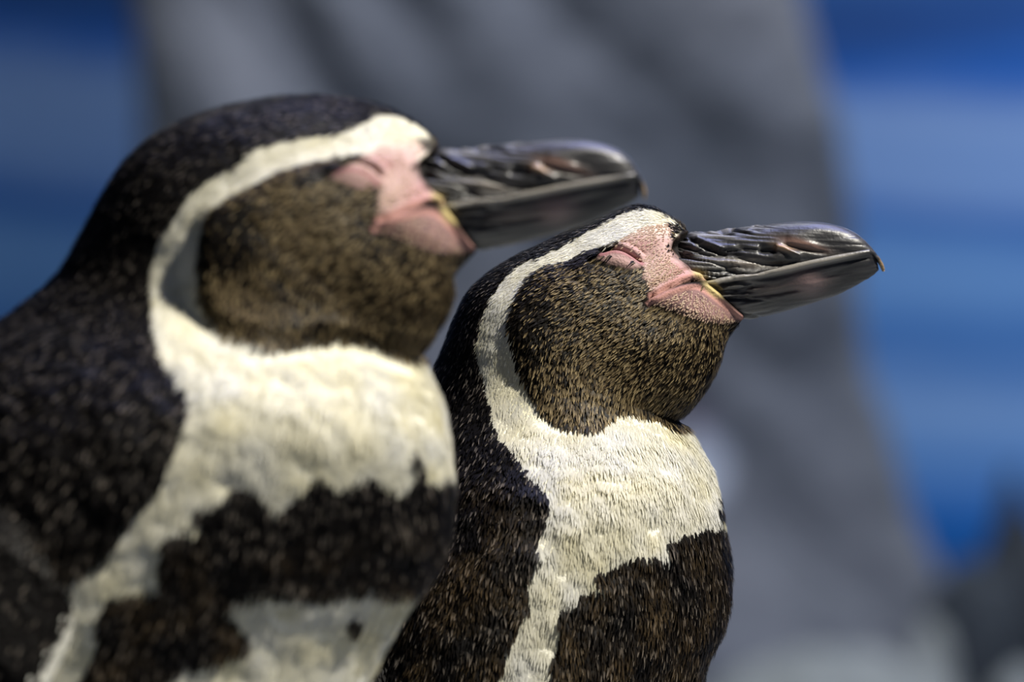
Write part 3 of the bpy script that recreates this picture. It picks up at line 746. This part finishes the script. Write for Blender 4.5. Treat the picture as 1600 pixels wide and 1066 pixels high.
        fo = mesh_obj('flipper', np.vstack([Lb.reshape(-1, 3), cen[0], cen[-1]]), [grid_faces(ns, nr),
                      np.concatenate([np.stack([np.full(nr, ns * nr), (np.arange(nr) + 1) % nr, np.arange(nr)], 1),
                                      np.stack([np.full(nr, ns * nr + 1), (ns - 1) * nr + np.arange(nr), (ns - 1) * nr + (np.arange(nr) + 1) % nr], 1)])],
                      M_SKIN, root, np.vstack([colf, BLACK, BLACK]))
        p, nn, t = scatter(Lb, Nb, 40000, [(1, ns - 2, 0.0013)])
        rel = (p + origin) ; px_ = np.stack([800 + rel[:, 0] * S, 533 - (rel[:, 2] - ZC) * S], 1) - np.array(fl['root'])
        sc_ = np.clip(px_ @ ax / fl['length'], 0, 1)
        ld = (px_ @ pr - np.interp(sc_, s_, bend)) / np.interp(sc_, s_, wid)
        mm = len(p); v1 = rng.random(mm)
        iswh = ld > fl['edge'] + rng.normal(0, 0.05, mm)
        c0 = np.where(iswh[:, None], WHITE * 0.9, lin(15, 13, 13)); c1 = np.where(iswh[:, None], WHITE, mix(np.tile(lin(20, 18, 18), (mm, 1)), lin(160, 150, 140), (v1 > 0.88) * rng.random(mm)))  # scattered pale tips on the dark blades are painted glints, as on the body
        t = t + rng.normal(0, 0.12, (mm, 3)); t -= nn * (t * nn).sum(1, keepdims=True); t /= np.linalg.norm(t, axis=1, keepdims=True)
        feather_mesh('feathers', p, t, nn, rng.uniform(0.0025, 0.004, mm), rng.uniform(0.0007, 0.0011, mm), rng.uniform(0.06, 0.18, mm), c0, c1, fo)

    # ---- tail: a short stiff wedge below the rump
    tb = (D[-2] + V[-2]) / 2
    ns, nr = 40, 48
    s_ = np.linspace(0, 1, ns); th2 = np.linspace(0, 2 * np.pi, nr, endpoint=False)
    tdir = np.array([-0.80, 0.60]); tp = np.array([0.60, 0.80])
    end_y = 533 + (ZC - 0.02) * S
    tl_len = min(420 * k1, (end_y - tb[1]) / tdir[1])
    G = np.empty((ns, nr, 3)); cx_ = tb[None] + tdir[None] * (s_ * tl_len)[:, None]
    th_ = np.interp(s_, [0, 1], [60, 8]) * k1; wd_ = np.interp(s_, [0, 0.4, 1], [100, 110, 40]) * k1
    G[..., 0] = cx_[:, 0, None] + tp[0] * th_[:, None] * np.cos(th2); G[..., 2] = cx_[:, 1, None] + tp[1] * th_[:, None] * np.cos(th2)
    G[..., 1] = wd_[:, None] * np.sin(th2)
    Lb = to_local(G)
    mesh_obj('tail', np.vstack([Lb.reshape(-1, 3), Lb[-1].mean(0)]), [grid_faces(ns, nr), np.stack([np.full(nr, ns * nr), (ns - 1) * nr + np.arange(nr), (ns - 1) * nr + (np.arange(nr) + 1) % nr], 1)],
             M_SKIN, root, np.tile(BLACK, (ns * nr + 1, 1)))

    # ---- webbed feet on short shanks
    for sg in (-1, 1):
        hx = (V[-2, 0] * 0.6 + V[-3, 0] * 0.4 - 800) / S - origin[0]; hy = sg * 0.036
        vs_, fs = [], []
        def tube(pts, rad, nr=18):
            b0 = len(vs_)
            pts = np.array(pts, float)
            for i_, (pp, r_) in enumerate(zip(pts, rad)):
                d_ = pts[min(i_ + 1, len(pts) - 1)] - pts[max(i_ - 1, 0)]; d_ /= np.linalg.norm(d_)
                s1 = np.cross(d_, [0, 1, 0.01]); s1 /= np.linalg.norm(s1); s2 = np.cross(d_, s1)
                for a_ in np.linspace(0, 2 * np.pi, nr, endpoint=False):
                    vs_.append(pp + r_ * (math.cos(a_) * s1 + math.sin(a_) * s2))
            fs.extend((grid_faces(len(pts), nr) + b0).tolist())
        zt = ZC + (533 - V[-3, 1]) / S + 0.035
        tube([(hx - 0.012, hy * 0.8, zt), (hx - 0.006, hy * 0.9, zt * 0.6), (hx, hy, 0.035), (hx + 0.004, hy, 0.022), (hx + 0.02, hy, 0.012)],
             [0.020, 0.020, 0.016, 0.013, 0.012])
        for da in (-0.42, 0.0, 0.42):
            c_, s2_ = math.cos(da), math.sin(da)
            tube([(hx + 0.004, hy, 0.014), (hx + 0.03 * c_, hy + 0.03 * s2_, 0.012), (hx + 0.055 * c_, hy + 0.055 * s2_, 0.010), (hx + 0.068 * c_, hy + 0.068 * s2_, 0.007), (hx + 0.078 * c_, hy + 0.078 * s2_, 0.002)],
                 [0.010, 0.0085, 0.008, 0.005, 0.001])
        b0 = len(vs_)                                        # the web between the toes
        arcs = np.linspace(-0.42, 0.42, 13)
        for zz_ in (0.004, 0.011):
            for rr in (0.012, 0.035, 0.056):
                for a_ in arcs:
                    r2 = rr * (1 - 0.10 * math.sin(abs(a_) / 0.42 * math.pi) * (rr > 0.05))
                    vs_.append(np.array([hx + r2 * math.cos(a_), hy + r2 * math.sin(a_), zz_]))
        na = len(arcs); fs.extend((grid_faces(6, na, False) + b0).tolist())
        mesh_obj('foot', np.array(vs_), [np.array(fs)], M_FOOT, root, np.tile(lin(58, 50, 50), (len(vs_), 1)))
    return root

make_bird('far', "penguin with closed pink eyelid whose crown lies behind its neighbour's bill")
make_bird('near', "penguin with white belly below a black chest band, bill reaching across its neighbour's crown")
